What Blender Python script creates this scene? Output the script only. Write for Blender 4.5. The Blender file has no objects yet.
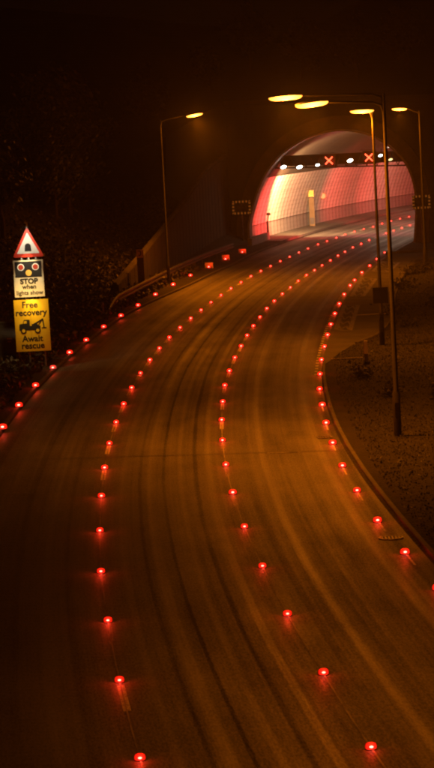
import bpy, math, random
import numpy as np
from mathutils import Vector, Matrix
random.seed(7)
rng = np.random.default_rng(11)
sc = bpy.context.scene
COL = sc.collection

# ------------------------------------------------------------------ camera
F = 2200.0; CH = 10.2; PITCH = math.atan((384-122.9)/F)
def frame(rd):
    r = math.radians(rd)
    f0 = np.array([0, math.cos(PITCH), -math.sin(PITCH)]); u0 = np.array([0, math.sin(PITCH), math.cos(PITCH)]); r0 = np.array([1., 0, 0])
    return math.cos(r)*r0-math.sin(r)*u0, math.sin(r)*r0+math.cos(r)*u0, f0
CX, CY, CF = frame(3.0)
cam_d = bpy.data.cameras.new('camera'); cam = bpy.data.objects.new('camera', cam_d); COL.objects.link(cam)
cam_d.sensor_fit = 'VERTICAL'; cam_d.sensor_height = 36.0; cam_d.lens = 36.0*F/768.0
cam_d.clip_start = 0.5; cam_d.clip_end = 3000
cam.matrix_world = Matrix(((CX[0], CY[0], -CF[0], 0), (CX[1], CY[1], -CF[1], 0), (CX[2], CY[2], -CF[2], CH), (0, 0, 0, 1)))
sc.camera = cam

# ------------------------------------------------------------------ world, moonless night sky
w = bpy.data.worlds.new('World'); sc.world = w; w.use_nodes = True
nt = w.node_tree; nt.nodes.clear()
bg = nt.nodes.new('ShaderNodeBackground'); out = nt.nodes.new('ShaderNodeOutputWorld')
bg.inputs['Color'].default_value = (1.0, 0.33, 0.10, 1); bg.inputs['Strength'].default_value = 0.0014
nt.links.new(bg.outputs[0], out.inputs['Surface'])
sc.view_settings.view_transform = 'Standard'; sc.view_settings.look = 'None'
sc.view_settings.exposure = 0.0; sc.view_settings.gamma = 1.0; sc.view_settings.use_curve_mapping = False
sc.render.engine = 'CYCLES'
sc.cycles.use_denoising = True
sc.cycles.use_light_tree = True
sc.cycles.max_bounces = 5; sc.cycles.diffuse_bounces = 3; sc.cycles.glossy_bounces = 3
sc.cycles.sample_clamp_indirect = 0.6
sc.cycles.filter_width = 2.1
SODIUM = (1.0, 0.212, 0.004); RED = (1.0, 0.035, 0.012)

# ------------------------------------------------------------------ the lie of the land: a plane tilted 1.4 degrees (superelevation)
N = np.array([0.02426, -0.00290, 0.99970])
X1, Y1, F1 = frame(1.6)
nc = (X1[2], Y1[2], F1[2]); N = nc[0]*CX+nc[1]*CY+nc[2]*CF
CAM = np.array([0, 0, CH])
def G(x, y, up=0.0):
    """point of the road plane (raised by up) seen at pixel x, y of the photograph"""
    d = (x-217)*CX-(y-384)*CY+F*CF
    t = -(CH-up)/(N@d)
    return CAM+t*d
def zg(x, y): return CH+(-CH-N[0]*x-N[1]*y)/N[2]

# measured studs of the four rows
PL = [(140,759),(119.5,681),(108,621),(101,572),(100,531),(101.5,497),(104.7,468.7),(109.5,444.3),(116.2,423.1),(123.8,404.9),(131.8,388.5),(140.6,373.8),(150,360.6),(159.5,348.9),(169.5,338),(180.2,328.1),(190.9,318.8),(201.2,310.5),(211.2,302.7),(221.2,295.6),(231.1,288.9),(241.2,282.7),(251.1,276.7),(261,271.4),(270.7,266.4),(280.4,261.5),(289.8,257),(299,252.8),(308.2,248.7),(318.2,244.7),(327.2,241.4),(336.5,238.1),(345.4,234.8),(354.7,231.8),(364,229.2),(373.3,226.8),(382.2,223.8),(391.2,221.2),(400.2,218.9),(409.1,216.9)]
PR = [(371,748),(323.5,673.5),(287.5,614.5),(262.5,566.5),(244.5,527),(232.8,493.7),(225.9,465.7),(222.5,441.2),(221.8,420.8),(222.8,402.5),(224.9,386.2),(229.5,371.7),(235,358.3),(241.2,346.8),(247.2,336),(253.5,326.5),(260.1,317.6),(267,309),(274.4,301.4),(282.5,294.3),(290.5,287.8),(298.4,281.4),(306.6,275.6),(314.6,270.6),(322.2,265.7),(330.5,260.7),(338.1,256),(345.1,252),(353,247.7),(361.3,244.1),(369.3,240.4),(377.8,236.9),(386.2,233.5),(393.9,230.8),(402.1,228.2),(410.1,225.5)]
PE = [(437.5,589),(405,553),(377.5,521),(357,491.5),(342.4,466.8),(332.7,444),(326.1,423.9),(322.3,405.9),(319.7,390),(320.1,375),(321.7,360.6),(324.6,347.5),(327.7,335.6),(331,325),(335,314.3),(339.4,304.4),(344.3,294.9),(350.3,286),(354.7,280.7),(362,273),(369.8,266.1),(376.9,259.4),(385,253)]
PW = [(2.8,427.9),(19,405.8),(35.7,385.9),(53,368.2),(69.7,353),(86.3,340.5),(103.8,327.2),(121.1,316.1),(138.2,305.6),(155.6,294.8),(173.3,284.9),(190.6,275.6),(208.9,267.2),(225.6,259.2),(242.4,252.3)]

# centre curve = left lane line; heading is a smooth polynomial of arc length
LP = np.array([G(*p)[:2] for p in PL])
_d = np.diff(LP, axis=0); _s = np.concatenate([[0], np.cumsum(np.linalg.norm(_d, axis=1))])
_c = np.polyfit((_s[1:]+_s[:-1])/2, np.arctan2(_d[:, 0], _d[:, 1]), 3)
S0, S1, DS = -60.0, 360.0, 0.5
SS = np.arange(S0, S1+DS, DS)
def _hd(s):
    s_ = np.clip(s, -5, 190)
    h = np.polyval(_c, s_)
    k1 = (np.polyval(_c, 190)-np.polyval(_c, 170))/20; k0 = (np.polyval(_c, 5)-np.polyval(_c, -5))/10
    return h+np.where(s > 190, (s-190)*k1*1.1, 0)+np.where(s < -5, (s+5)*k0*0.6, 0)
HD = _hd(SS)
XY = np.zeros((len(SS), 2)); XY[1:, 0] = np.cumsum(np.sin((HD[1:]+HD[:-1])/2)*DS); XY[1:, 1] = np.cumsum(np.cos((HD[1:]+HD[:-1])/2)*DS)
def _at(s): return np.array([np.interp(s, SS, XY[:, 0]), np.interp(s, SS, XY[:, 1])])
_off = np.mean([LP[i]-_at(_s[i]) for i in range(len(LP))], axis=0); XY += _off
def head(s): return float(np.interp(s, SS, HD))
def P(s, d, up=0.0):
    """road frame: s metres along the left lane line, d metres to its right"""
    c = _at(s); h = head(s)
    x = c[0]+math.cos(h)*d; y = c[1]-math.sin(h)*d
    return (x, y, zg(x, y)+up)
def SD(p):
    """inverse of P"""
    p = np.array(p[:2]); r = XY-p; i = int(np.argmin((r**2).sum(1))); h = HD[i]; v = p-XY[i]
    return SS[i]+v@np.array([math.sin(h), math.cos(h)]), v@np.array([math.cos(h), -math.sin(h)])

# tunnel mouth: left and right springing points
TL = G(250, 243); TR = G(416, 243.5)
sL, dL = SD(TL); sR, dR = SD(TR)
SKEW = (sR-sL)/(dR-dL)
TD = (dR-dL)
def s_mouth(d): return sL+SKEW*(min(max(d, -40), 40)-dL)
QL = np.linalg.norm((TR-TL)[:2])
qdir = (TR-TL)[:2]/QL; ndir = np.array([-qdir[1], qdir[0]])          # along the mouth, into the tunnel
ARCH = [(-.02,0),(-.02,1.6),(.5,3.2),(1.03,4.5),(1.75,5.75),(2.75,6.9),(3.9,7.8),(5.6,8.7),(7.1,9.15),(8.7,9.4),(10.3,9.3),(11.8,8.93),(13.05,8.3),(14.2,7.4),(14.95,6.5),(15.4,5.5),(15.62,4.6),(15.7,3.6),(15.66,2.2),(15.4,0)]
def M(q, z=0.0, n=0.0):
    """mouth frame: q metres to the right along the portal, n metres in, z above the road plane"""
    x = TL[0]+qdir[0]*q+ndir[0]*n; y = TL[1]+qdir[1]*q+ndir[1]*n
    return (x, y, zg(x, y)+z)
MROT = math.atan2(qdir[1], qdir[0])

# ------------------------------------------------------------------ materials
def mat(name): 
    m = bpy.data.materials.new(name); m.use_nodes = True
    return m, m.node_tree, m.node_tree.nodes['Principled BSDF']
def nd(nt, t, **kw):
    n = nt.nodes.new(t)
    for k, v in kw.items():
        if k in n.inputs: n.inputs[k].default_value = v
        else: setattr(n, k, v)
    return n
def surf(name, a, b, scale=3.0, rough=0.7, metal=0.0, bump=0.2, bscale=None, dist=0.02, detail=6, stretch=(1, 1, 1), spec=0.5):
    m, nt, p = mat(name)
    tc = nd(nt, 'ShaderNodeTexCoord'); mp = nd(nt, 'ShaderNodeMapping'); mp.inputs['Scale'].default_value = stretch
    nt.links.new(tc.outputs['Object'], mp.inputs[0])
    n = nd(nt, 'ShaderNodeTexNoise', Scale=scale, Detail=detail, Roughness=0.65); nt.links.new(mp.outputs[0], n.inputs['Vector'])
    r = nd(nt, 'ShaderNodeValToRGB'); r.color_ramp.elements[0].position = .32; r.color_ramp.elements[1].position = .7
    r.color_ramp.elements[0].color = (*a, 1); r.color_ramp.elements[1].color = (*b, 1)
    nt.links.new(n.outputs['Fac'], r.inputs[0]); nt.links.new(r.outputs[0], p.inputs['Base Color'])
    p.inputs['Roughness'].default_value = rough; p.inputs['Metallic'].default_value = metal; p.inputs['Specular IOR Level'].default_value = spec
    if bump:
        n2 = nd(nt, 'ShaderNodeTexNoise', Scale=bscale or scale*6, Detail=5); nt.links.new(mp.outputs[0], n2.inputs['Vector'])
        bp = nd(nt, 'ShaderNodeBump', Strength=bump, Distance=dist); nt.links.new(n2.outputs['Fac'], bp.inputs['Height']); nt.links.new(bp.outputs[0], p.inputs['Normal'])
    return m
def emit(name, col, strength):
    m, nt, p = mat(name)
    p.inputs['Base Color'].default_value = (*[c*.5 for c in col], 1); p.inputs['Emission Color'].default_value = (*col, 1); p.inputs['Emission Strength'].default_value = strength
    if name != 'x': m.cycles.emission_sampling = 'NONE'
    return m
def math_(nt, op, a, b=None, c=None):
    n = nt.nodes.new('ShaderNodeMath'); n.operation = op
    for i, v in enumerate((a, b, c)):
        if v is None: continue
        if isinstance(v, (int, float)): n.inputs[i].default_value = v
        else: nt.links.new(v, n.inputs[i])
    return n.outputs[0]

def road_material():
    m, nt, p = mat('asphalt')
    uv = nd(nt, 'ShaderNodeUVMap'); sp = nd(nt, 'ShaderNodeSeparateXYZ'); nt.links.new(uv.outputs[0], sp.inputs[0])
    d, s = sp.outputs[0], sp.outputs[1]
    def comb(kd, ks):
        c = nd(nt, 'ShaderNodeCombineXYZ'); nt.links.new(math_(nt, 'MULTIPLY', d, kd), c.inputs[0]); nt.links.new(math_(nt, 'MULTIPLY', s, ks), c.inputs[1]); return c.outputs[0]
    def noise(kd, ks, det, rough=.6):
        n = nd(nt, 'ShaderNodeTexNoise', Scale=1.0, Detail=det, Roughness=rough); nt.links.new(comb(kd, ks), n.inputs['Vector']); return n.outputs['Fac']
    # long streaks the wheels left, patches of wear, grain
    st1 = noise(2.6, 0.012, 5, .7); st2 = noise(9.0, 0.03, 3); patch = noise(.6, .16, 7, .7); grain = noise(24, 7, 4, .8)
    # bands the tyres have polished or blackened: fixed distances across the road, broken up along it
    dw = math_(nt, 'ADD', d, math_(nt, 'MULTIPLY', math_(nt, 'SUBTRACT', noise(.15, .05, 2), .5), .22))
    dw = math_(nt, 'ADD', dw, math_(nt, 'MULTIPLY', math_(nt, 'SUBTRACT', noise(9, 3, 3), .5), .06))
    breaks = math_(nt, 'MINIMUM', math_(nt, 'MAXIMUM', math_(nt, 'MULTIPLY_ADD', noise(.9, .035, 4), 3.0, -.55), .3), 1.0)
    def gauss(c, wd):
        x = math_(nt, 'DIVIDE', math_(nt, 'SUBTRACT', dw, c), wd); x2 = math_(nt, 'MULTIPLY', x, x)
        return math_(nt, 'EXPONENT', math_(nt, 'MULTIPLY', math_(nt, 'MULTIPLY', x2, x2), -1.0))
    tot = None
    for c, wd, am in ((4.82, .12, .46), (6.6, .14, .36), (3.12, .10, .32), (1.42, .13, .30), (.62, .09, .16), (-1.25, .16, .25), (-2.6, .14, .2), (2.25, .08, .2),
                      (1.80, .045, -.42), (2.72, .065, -.45), (1.12, .05, -.3), (5.25, .20, -.16), (4.3, .10, -.18), (5.9, .12, -.12), (-.75, .08, -.2), (-1.9, .12, -.22), (7.25, .13, -.35), (3.55, .08, -.15), (-3.3, .16, -.25)):
        g_ = math_(nt, 'MULTIPLY', gauss(c, wd), am); tot = g_ if tot is None else math_(nt, 'ADD', tot, g_)
    v = math_(nt, 'ADD', math_(nt, 'MULTIPLY', math_(nt, 'SUBTRACT', st1, .5), .8), math_(nt, 'MULTIPLY', math_(nt, 'SUBTRACT', st2, .5), .9))
    v = math_(nt, 'ADD', v, math_(nt, 'MULTIPLY', math_(nt, 'SUBTRACT', patch, .5), 1.7))
    v = math_(nt, 'ADD', v, math_(nt, 'MULTIPLY', math_(nt, 'MULTIPLY', tot, breaks), 1.35))
    v = math_(nt, 'ADD', v, math_(nt, 'MULTIPLY', math_(nt, 'SUBTRACT', grain, .5), 3.0))
    val = math_(nt, 'MAXIMUM', math_(nt, 'MULTIPLY_ADD', v, .115, .098), .014)
    cc = nd(nt, 'ShaderNodeCombineXYZ'); nt.links.new(val, cc.inputs[0]); nt.links.new(math_(nt, 'MULTIPLY', val, .97), cc.inputs[1]); nt.links.new(math_(nt, 'MULTIPLY', val, .92), cc.inputs[2])
    nt.links.new(cc.outputs[0], p.inputs['Base Color'])
    rg = math_(nt, 'MAXIMUM', math_(nt, 'MULTIPLY_ADD', v, -.22, .60), .3); nt.links.new(rg, p.inputs['Roughness'])
    p.inputs['Specular IOR Level'].default_value = .45
    bp = nd(nt, 'ShaderNodeBump', Strength=.5, Distance=.006); nt.links.new(grain, bp.inputs['Height']); nt.links.new(bp.outputs[0], p.inputs['Normal'])
    return m
def paint_material(name, col, cover=.5, kd=9, ks=9):
    m, nt, p = mat(name)
    uv = nd(nt, 'ShaderNodeUVMap'); mp = nd(nt, 'ShaderNodeMapping'); mp.inputs['Scale'].default_value = (kd, ks, 1); nt.links.new(uv.outputs[0], mp.inputs[0])
    n = nd(nt, 'ShaderNodeTexNoise', Scale=1.0, Detail=6, Roughness=.7); nt.links.new(mp.outputs[0], n.inputs['Vector'])
    r = nd(nt, 'ShaderNodeValToRGB'); r.color_ramp.elements[0].position = cover-.08; r.color_ramp.elements[1].position = cover+.08
    r.color_ramp.elements[0].color = (.05, .048, .045, 1); r.color_ramp.elements[1].color = (*col, 1)
    nt.links.new(n.outputs['Fac'], r.inputs[0]); nt.links.new(r.outputs[0], p.inputs['Base Color']); p.inputs['Roughness'].default_value = .6
    return m
def cladding_material(name, base, dark, pitch=1.45, rough=.42):
    """enamelled wall panels: upright ribs and joints in wall coordinates (s, height)"""
    m, nt, p = mat(name)
    uv = nd(nt, 'ShaderNodeUVMap'); sp = nd(nt, 'ShaderNodeSeparateXYZ'); nt.links.new(uv.outputs[0], sp.inputs[0])
    fr = math_(nt, 'FRACT', math_(nt, 'DIVIDE', sp.outputs[0], pitch))
    tri = math_(nt, 'ABSOLUTE', math_(nt, 'MULTIPLY_ADD', fr, 2.0, -1.0))            # 1 at the joint
    joint = math_(nt, 'POWER', tri, 3.0)
    mp = nd(nt, 'ShaderNodeMapping'); mp.inputs['Scale'].default_value = (1.6, 1.3, 1); nt.links.new(uv.outputs[0], mp.inputs[0])
    n = nd(nt, 'ShaderNodeTexNoise', Scale=1.0, Detail=6, Roughness=.65); nt.links.new(mp.outputs[0], n.inputs['Vector'])
    mx = nd(nt, 'ShaderNodeMix', data_type='RGBA'); mx.inputs[6].default_value = (*base, 1); mx.inputs[7].default_value = (*dark, 1)
    fh = math_(nt, 'FRACT', math_(nt, 'DIVIDE', sp.outputs[1], .42)); hj = math_(nt, 'POWER', math_(nt, 'ABSOLUTE', math_(nt, 'MULTIPLY_ADD', fh, 2.0, -1.0)), 5.0)
    f = math_(nt, 'MULTIPLY_ADD', joint, .85, math_(nt, 'MULTIPLY_ADD', hj, .40, math_(nt, 'MULTIPLY', math_(nt, 'SUBTRACT', n.outputs['Fac'], .46), .9)))
    f = math_(nt, 'MINIMUM', math_(nt, 'MAXIMUM', f, 0.0), 1.0)
    nt.links.new(f, mx.inputs[0]); nt.links.new(mx.outputs[2], p.inputs['Base Color'])
    p.inputs['Roughness'].default_value = rough
    bp = nd(nt, 'ShaderNodeBump', Strength=.6, Distance=.05); bp.invert = True; nt.links.new(joint, bp.inputs['Height']); nt.links.new(bp.outputs[0], p.inputs['Normal'])
    return m
def leaf_material(name, a, b):
    m, nt, p = mat(name)
    g = nd(nt, 'ShaderNodeNewGeometry'); r = nd(nt, 'ShaderNodeValToRGB'); r.color_ramp.elements[0].color = (*a, 1); r.color_ramp.elements[1].color = (*b, 1)
    nt.links.new(g.outputs['Random Per Island'], r.inputs[0]); nt.links.new(r.outputs[0], p.inputs['Base Color']); p.inputs['Roughness'].default_value = .6
    return m
def lamp_glow_material(name, col, lo, hi, rad):
    """a lamp bowl: hottest along the tube inside it, dimmer towards its ends"""
    m, nt, p = mat(name)
    tc = nd(nt, 'ShaderNodeTexCoord'); mp = nd(nt, 'ShaderNodeMapping'); mp.inputs['Scale'].default_value = rad; nt.links.new(tc.outputs['Object'], mp.inputs[0])
    ln = nd(nt, 'ShaderNodeVectorMath', operation='LENGTH'); nt.links.new(mp.outputs[0], ln.inputs[0])
    mr = nd(nt, 'ShaderNodeMapRange'); nt.links.new(ln.outputs['Value'], mr.inputs[0]); mr.inputs[1].default_value = 0; mr.inputs[2].default_value = 1; mr.inputs[3].default_value = hi; mr.inputs[4].default_value = lo
    p.inputs['Base Color'].default_value = (.3, .15, .05, 1); p.inputs['Emission Color'].default_value = (*col, 1); nt.links.new(mr.outputs[0], p.inputs['Emission Strength'])
    m.cycles.emission_sampling = 'NONE'
    return m

ASPHALT = road_material()
PAINT = paint_material('worn_white_paint', (.62, .60, .54), .44)
FAINT = paint_material('almost_worn_off_paint', (.24, .23, .21), .50, 12, 3)
HATCH = paint_material('hatch_paint', (.22, .21, .19), .48, 3, 3)
JOINT = paint_material('sealed_joint', (.34, .32, .28), .50, 4, .5)
KERB = surf('kerb_concrete', (.05, .046, .042), (.12, .112, .10), 2.0, .8)
PAVE = surf('layby_asphalt', (.035, .034, .032), (.085, .082, .076), .7, .85, bump=.5, bscale=14)
GRASS = surf('rough_grass', (.010, .010, .005), (.024, .021, .011), .9, .95, bump=1.0, bscale=7, dist=.12)
STEEL = surf('galvanised_steel', (.10, .10, .10), (.22, .22, .21), 4, .5, metal=.6, bump=0)
POLE = surf('weathered_pole_steel', (.016, .015, .014), (.034, .031, .028), 3, .7, metal=.0, spec=.25, bump=.05)
BLACK = surf('black_plastic', (.012, .012, .012), (.02, .02, .02), 5, .5, bump=0)
DARK = surf('dark_painted_metal', (.03, .03, .032), (.055, .055, .055), 3, .5, bump=0)
LINING = surf('sooty_concrete_lining', (.018, .016, .013), (.045, .04, .034), .8, .85, bump=.3)
HEADW = surf('stained_portal_concrete', (.035, .03, .025), (.09, .08, .07), .45, .9, bump=.4, stretch=(1, 1, .35))
WINGW = surf('brown_brick_wing_wall', (.018, .012, .008), (.045, .03, .02), .7, .9, bump=.4, stretch=(1, 1, .3))
RING = surf('pale_arch_ring', (.40, .38, .35), (.62, .60, .56), 1.5, .6)
CLAD = cladding_material('pale_enamel_cladding', (.70, .66, .62), (.30, .27, .25))
DADO = cladding_material('grey_enamel_dado', (.34, .32, .31), (.20, .18, .17))
BARK = surf('bark', (.03, .022, .015), (.07, .05, .035), 5, .9)
LEAF = leaf_material('night_leaves', (.010, .016, .006), (.048, .042, .016))
LEAF3 = leaf_material('litter', (.010, .009, .005), (.020, .017, .009))
LEAF2 = leaf_material('dry_leaves', (.022, .018, .007), (.065, .048, .020))
WOOD = surf('weathered_timber', (.10, .07, .045), (.18, .13, .08), 6, .8, stretch=(4, 4, .5))
def lens_material():  # dome emission fades from the diode, standing in for the halo round it
    m, nt, p = mat('red_stud_halo_lens'); tc = nd(nt, 'ShaderNodeTexCoord'); mp = nd(nt, 'ShaderNodeMapping'); mp.inputs['Location'].default_value = (0, .080, -.058)
    nt.links.new(tc.outputs['Object'], mp.inputs[0]); ln = nd(nt, 'ShaderNodeVectorMath', operation='LENGTH'); nt.links.new(mp.outputs[0], ln.inputs[0])
    mr = nd(nt, 'ShaderNodeMapRange', interpolation_type='SMOOTHSTEP'); nt.links.new(ln.outputs['Value'], mr.inputs[0]); mr.inputs[1].default_value = .035; mr.inputs[2].default_value = .135; mr.inputs[3].default_value = 3.2; mr.inputs[4].default_value = .10
    p.inputs['Base Color'].default_value = (.4, .01, .01, 1); p.inputs['Emission Color'].default_value = (1, .012, .004, 1); nt.links.new(mr.outputs[0], p.inputs['Emission Strength']); m.cycles.emission_sampling = 'NONE'; return m
REDLENS = lens_material()  # stud dome material whose fading emission imitates the halo
REDCORE = emit('red_stud_diode', (1.0, .24, .16), 7.0)
LAMPBODY = DARK

# ------------------------------------------------------------------ mesh helpers
class MB:
    def __init__(s): s.v = []; s.f = []; s.uv = []; s.mi = []; s.m = 0
    def poly(s, pts, uvs=None):
        b = len(s.v); s.v += [tuple(map(float, p)) for p in pts]; s.f.append(tuple(range(b, b+len(pts)))); s.uv += list(uvs) if uvs else [(p[0], p[1]) for p in pts]; s.mi.append(s.m)
    def box(s, c, size, rot=None):
        hx, hy, hz = [a/2 for a in size]; R = rot or Matrix.Identity(3); c = Vector(c)
        k = [c+R@Vector((x*hx, y*hy, z*hz)) for x, y, z in ((-1,-1,-1),(1,-1,-1),(1,1,-1),(-1,1,-1),(-1,-1,1),(1,-1,1),(1,1,1),(-1,1,1))]
        for q in ((0,3,2,1),(4,5,6,7),(0,1,5,4),(1,2,6,5),(2,3,7,6),(3,0,4,7)): s.poly([k[i] for i in q])
    def tube(s, pts, radii, n=10, caps=True):
        pts = [Vector(p) for p in pts]
        if isinstance(radii, (int, float)): radii = [radii]*len(pts)
        rings = []; prev = None
        for i, p in enumerate(pts):
            t = (pts[min(i+1, len(pts)-1)]-pts[max(i-1, 0)]).normalized()
            a = prev if prev is not None and abs(prev.dot(t)) < .95 else (Vector((1, 0, 0)) if abs(t.x) < .9 else Vector((0, 1, 0)))
            u = (a-t*a.dot(t)).normalized(); prev = u; w_ = t.cross(u)
            rings.append([p+(u*math.cos(2*math.pi*k/n)+w_*math.sin(2*math.pi*k/n))*radii[i] for k in range(n)])
        b = len(s.v)
        for r in rings: s.v += [tuple(q) for q in r]
        for i in range(len(rings)-1):
            for k in range(n):
                f = (b+i*n+k, b+i*n+(k+1) % n, b+(i+1)*n+(k+1) % n, b+(i+1)*n+k); s.f.append(f); s.uv += [(k/n, i), ((k+1)/n, i), ((k+1)/n, i+1), (k/n, i+1)]; s.mi.append(s.m)
        if caps:
            s.poly(list(reversed(rings[0]))); s.poly(rings[-1])
    def prism(s, poly, y0, y1):
        """outline in x,z extruded along y"""
        n = len(poly); a = [(x, y0, z) for x, z in poly]; b = [(x, y1, z) for x, z in poly]
        s.poly(a); s.poly(list(reversed(b)))
        for i in range(n): s.poly([a[i], b[i], b[(i+1) % n], a[(i+1) % n]])
    def grid(s, rows, uvs=None):
        b = len(s.v); nc_ = len(rows[0])
        for r in rows: s.v += [tuple(map(float, p)) for p in r]
        for i in range(len(rows)-1):
            for j in range(nc_-1):
                s.f.append((b+i*nc_+j, b+i*nc_+j+1, b+(i+1)*nc_+j+1, b+(i+1)*nc_+j)); s.mi.append(s.m)
                for (a, c) in ((i, j), (i, j+1), (i+1, j+1), (i+1, j)):
                    s.uv.append(uvs[a][c] if uvs else (rows[a][c][0], rows[a][c][1]))
    def build(s, name, mats, parent=None, smooth=False):
        me = bpy.data.meshes.new(name); me.from_pydata(s.v, [], s.f)
        for m_ in (mats if isinstance(mats, (list, tuple)) else [mats]): me.materials.append(m_)
        me.polygons.foreach_set('material_index', s.mi)
        ul = me.uv_layers.new(name='UVMap'); ul.data.foreach_set('uv', np.array(s.uv, dtype=np.float32).ravel())
        if smooth: me.polygons.foreach_set('use_smooth', [True]*len(s.f))
        me.update()
        o = bpy.data.objects.new(name, me); COL.objects.link(o)
        if parent: o.parent = parent
        return o
def tag(o, label, cat, group=None):
    o['label'] = label; o['category'] = cat
    if group: o['group'] = group
    return o
def thing(name, label, cat, loc, rz=0, group=None):
    o = bpy.data.objects.new(name, None); COL.objects.link(o); o.empty_display_size = .2
    o.location = loc; o.rotation_euler = (0, 0, rz)
    return tag(o, label, cat, group)
def struct(o): o['kind'] = 'structure'; return o
def light(name, kind, parent, loc, energy, col, **kw):
    l = bpy.data.lights.new(name, kind); l.energy = energy; l.color = col
    for k, v in kw.items(): setattr(l, k, v)
    o = bpy.data.objects.new(name, l); COL.objects.link(o); o.parent = parent; o.location = loc
    return o
def aim(o, direction): o.rotation_euler = Vector(direction).to_track_quat('-Z', 'Y').to_euler()
def text(name, body, size, m, parent, loc, bold=.0, rx=math.pi/2, depth=.002):
    cu = bpy.data.curves.new(name, 'FONT'); cu.body = body; cu.size = size; cu.align_x = 'CENTER'; cu.offset = bold; cu.extrude = depth; cu.resolution_u = 3
    t = bpy.data.objects.new(name, cu); me = bpy.data.meshes.new_from_object(t); bpy.data.objects.remove(t); bpy.data.curves.remove(cu)
    me.materials.clear(); me.materials.append(m); me.name = name
    o = bpy.data.objects.new(name, me); COL.objects.link(o); o.parent = parent; o.location = loc; o.rotation_euler = (rx, 0, 0)
    return o
def disc(mb, cx, cz, r, y0, y1, n=24): mb.prism([(cx+r*math.cos(2*math.pi*k/n), cz+r*math.sin(2*math.pi*k/n)) for k in range(n)], y0, y1)
def copy_tree(o, parent=None):
    c = o.copy(); COL.objects.link(c)
    if parent: c.parent = parent
    for ch in list(o.children): copy_tree(ch, c)
    return c
def sstep(a, b, x):
    t = min(max((x-a)/(b-a), 0), 1); return t*t*(3-2*t)

# ------------------------------------------------------------------ road, kerbs, paved areas
def ribbon(name, fs, m, s0, s1, ds=2.0, up=0.0, cols=None):
    """fs(s) -> list of d values"""
    mb = MB(); rows = []; uvs = []
    n = max(2, int((s1-s0)/ds)+1)
    for i in range(n):
        s = s0+(s1-s0)*i/(n-1); ds_ = fs(s)
        rows.append([P(s, d, up) for d in ds_]); uvs.append([(d, s) for d in ds_])
    mb.grid(rows, uvs); return mb.build(name, m)
def dleft(s): return -3.80+.85*sstep(80, 108, s)-.45*sstep(122, 140, s)
def dright(s): return 7.72-.30*sstep(12, 42, s)+.28*sstep(52, 75, s)
struct(ribbon('road', lambda s: list(np.linspace(dleft(s), dright(s), 9)), ASPHALT, -58, 318, 2.0))
def kerb(name, fd, sgn, s0, s1, wd=.12, h=.12, gap=.0):
    mb = MB(); n = int((s1-s0)/1.0)+1; rows = []
    for i in range(n):
        s = s0+(s1-s0)*i/(n-1); d = fd(s)
        rows.append([P(s, d, -.1), P(s, d, h-.02), P(s, d+sgn*.025, h), P(s, d+sgn*wd, h), P(s, d+sgn*wd, -.1)])
    if sgn < 0: rows = [list(reversed(r)) for r in rows]
    mb.grid(rows); return struct(mb.build(name, KERB))
sT = s_mouth(0)
kerb('kerb', dleft, -1, -58, sT-2)
kerb('kerb', dright, 1, -58, 57.2)
kerb('kerb', dright, 1, 136, s_mouth(7.6)-.5)

# lane line dashes, joints and faded marks: thin sheets on the road
mk = MB(); fm = MB(); jm = MB()
def strip(mb, s0, s1, d0, wd, up=.004, fd=None):
    n = max(2, int((s1-s0)/1.0)+1); rows = []; uvs = []
    for i in range(n):
        s = s0+(s1-s0)*i/(n-1); d = d0+(fd(s) if fd else 0)
        rows.append([P(s, d-wd/2, up), P(s, d+wd/2, up)]); uvs.append([(d-wd/2, s), (d+wd/2, s)])
    mb.grid(rows, uvs)
SDL = [SD(G(*p)) for p in PL]; SDR = [SD(G(*p)) for p in PR]
def rowd(sd):
    a = np.array(sd); return lambda s: float(np.interp(s, a[:, 0], a[:, 1]))
fL, fR = rowd(SDL), rowd(SDR)
for i, (s, d) in enumerate(SDL):
    tgt = mk if i in (1, 6, 7, 8, 9, 10, 11, 12, 13) or i > 13 else fm
    if i in (3, 4, 5): continue
    L_ = 1.8 if i < 14 else 1.9
    strip(tgt, s-.35-L_, s-.35, d, .14 if tgt is mk else .12)
for i, (s, d) in enumerate(SDR):
    if i < 5: continue
    strip(mk if i > 7 else fm, s-2.1, s-.35, d, .13)
strip(jm, -30, 135, 0, .030, .008, fL)
strip(jm, -30, 140, 0, .035, .008, fR)
struct(mk.build('lane_markings', PAINT)); struct(fm.build('worn_lane_markings', FAINT)); struct(jm.build('longitudinal_joint', JOINT))
# transverse joints across the carriageway
tj = MB()
def cross(mb, s, d0, d1, wd=.04, up=.012):
    mb.poly([P(s, d0, up), P(s, d1, up), P(s+wd, d1, up), P(s+wd, d0, up)], [(d0, s), (d1, s), (d1, s+wd), (d0, s+wd)])
sj = SD(G(284, 453))[0]
cross(tj, sj, SD(G(267, 453))[1], SD(G(301, 453))[1], .09)
cross(tj, sj-6.0, -2.9, -1.9, .05); cross(tj, SD(G(110, 656))[0], SD(G(92, 656))[1], SD(G(132, 656))[1], .03)
struct(tj.build('transverse_joint', JOINT))
dj = MB(); cross(dj, sj+.14, -3.7, 7.4, .05, .008); cross(dj, SD(G(210, 300))[0], -3.2, 7.4, .08, .008)
struct(dj.build('tar_seam', surf('tar', (.012, .012, .012), (.03, .03, .03), 4, .45, bump=0)))
# rumble dashes along the right edge line
ed = MB()
SDE = [SD(G(*p)) for p in PE]; fE = rowd(SDE)
s = SDE[9][0]
while s < SDE[16][0]:
    strip(ed, s, s+.45, fE(s)-.16, .13); s += 1.05
for i in range(0, 9): 
    strip(ed, SDE[i][0]-1.5, SDE[i][0]-.25, fE(SDE[i][0]-.8), .05)
struct(ed.build('edge_line_dashes', PAINT))

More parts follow.
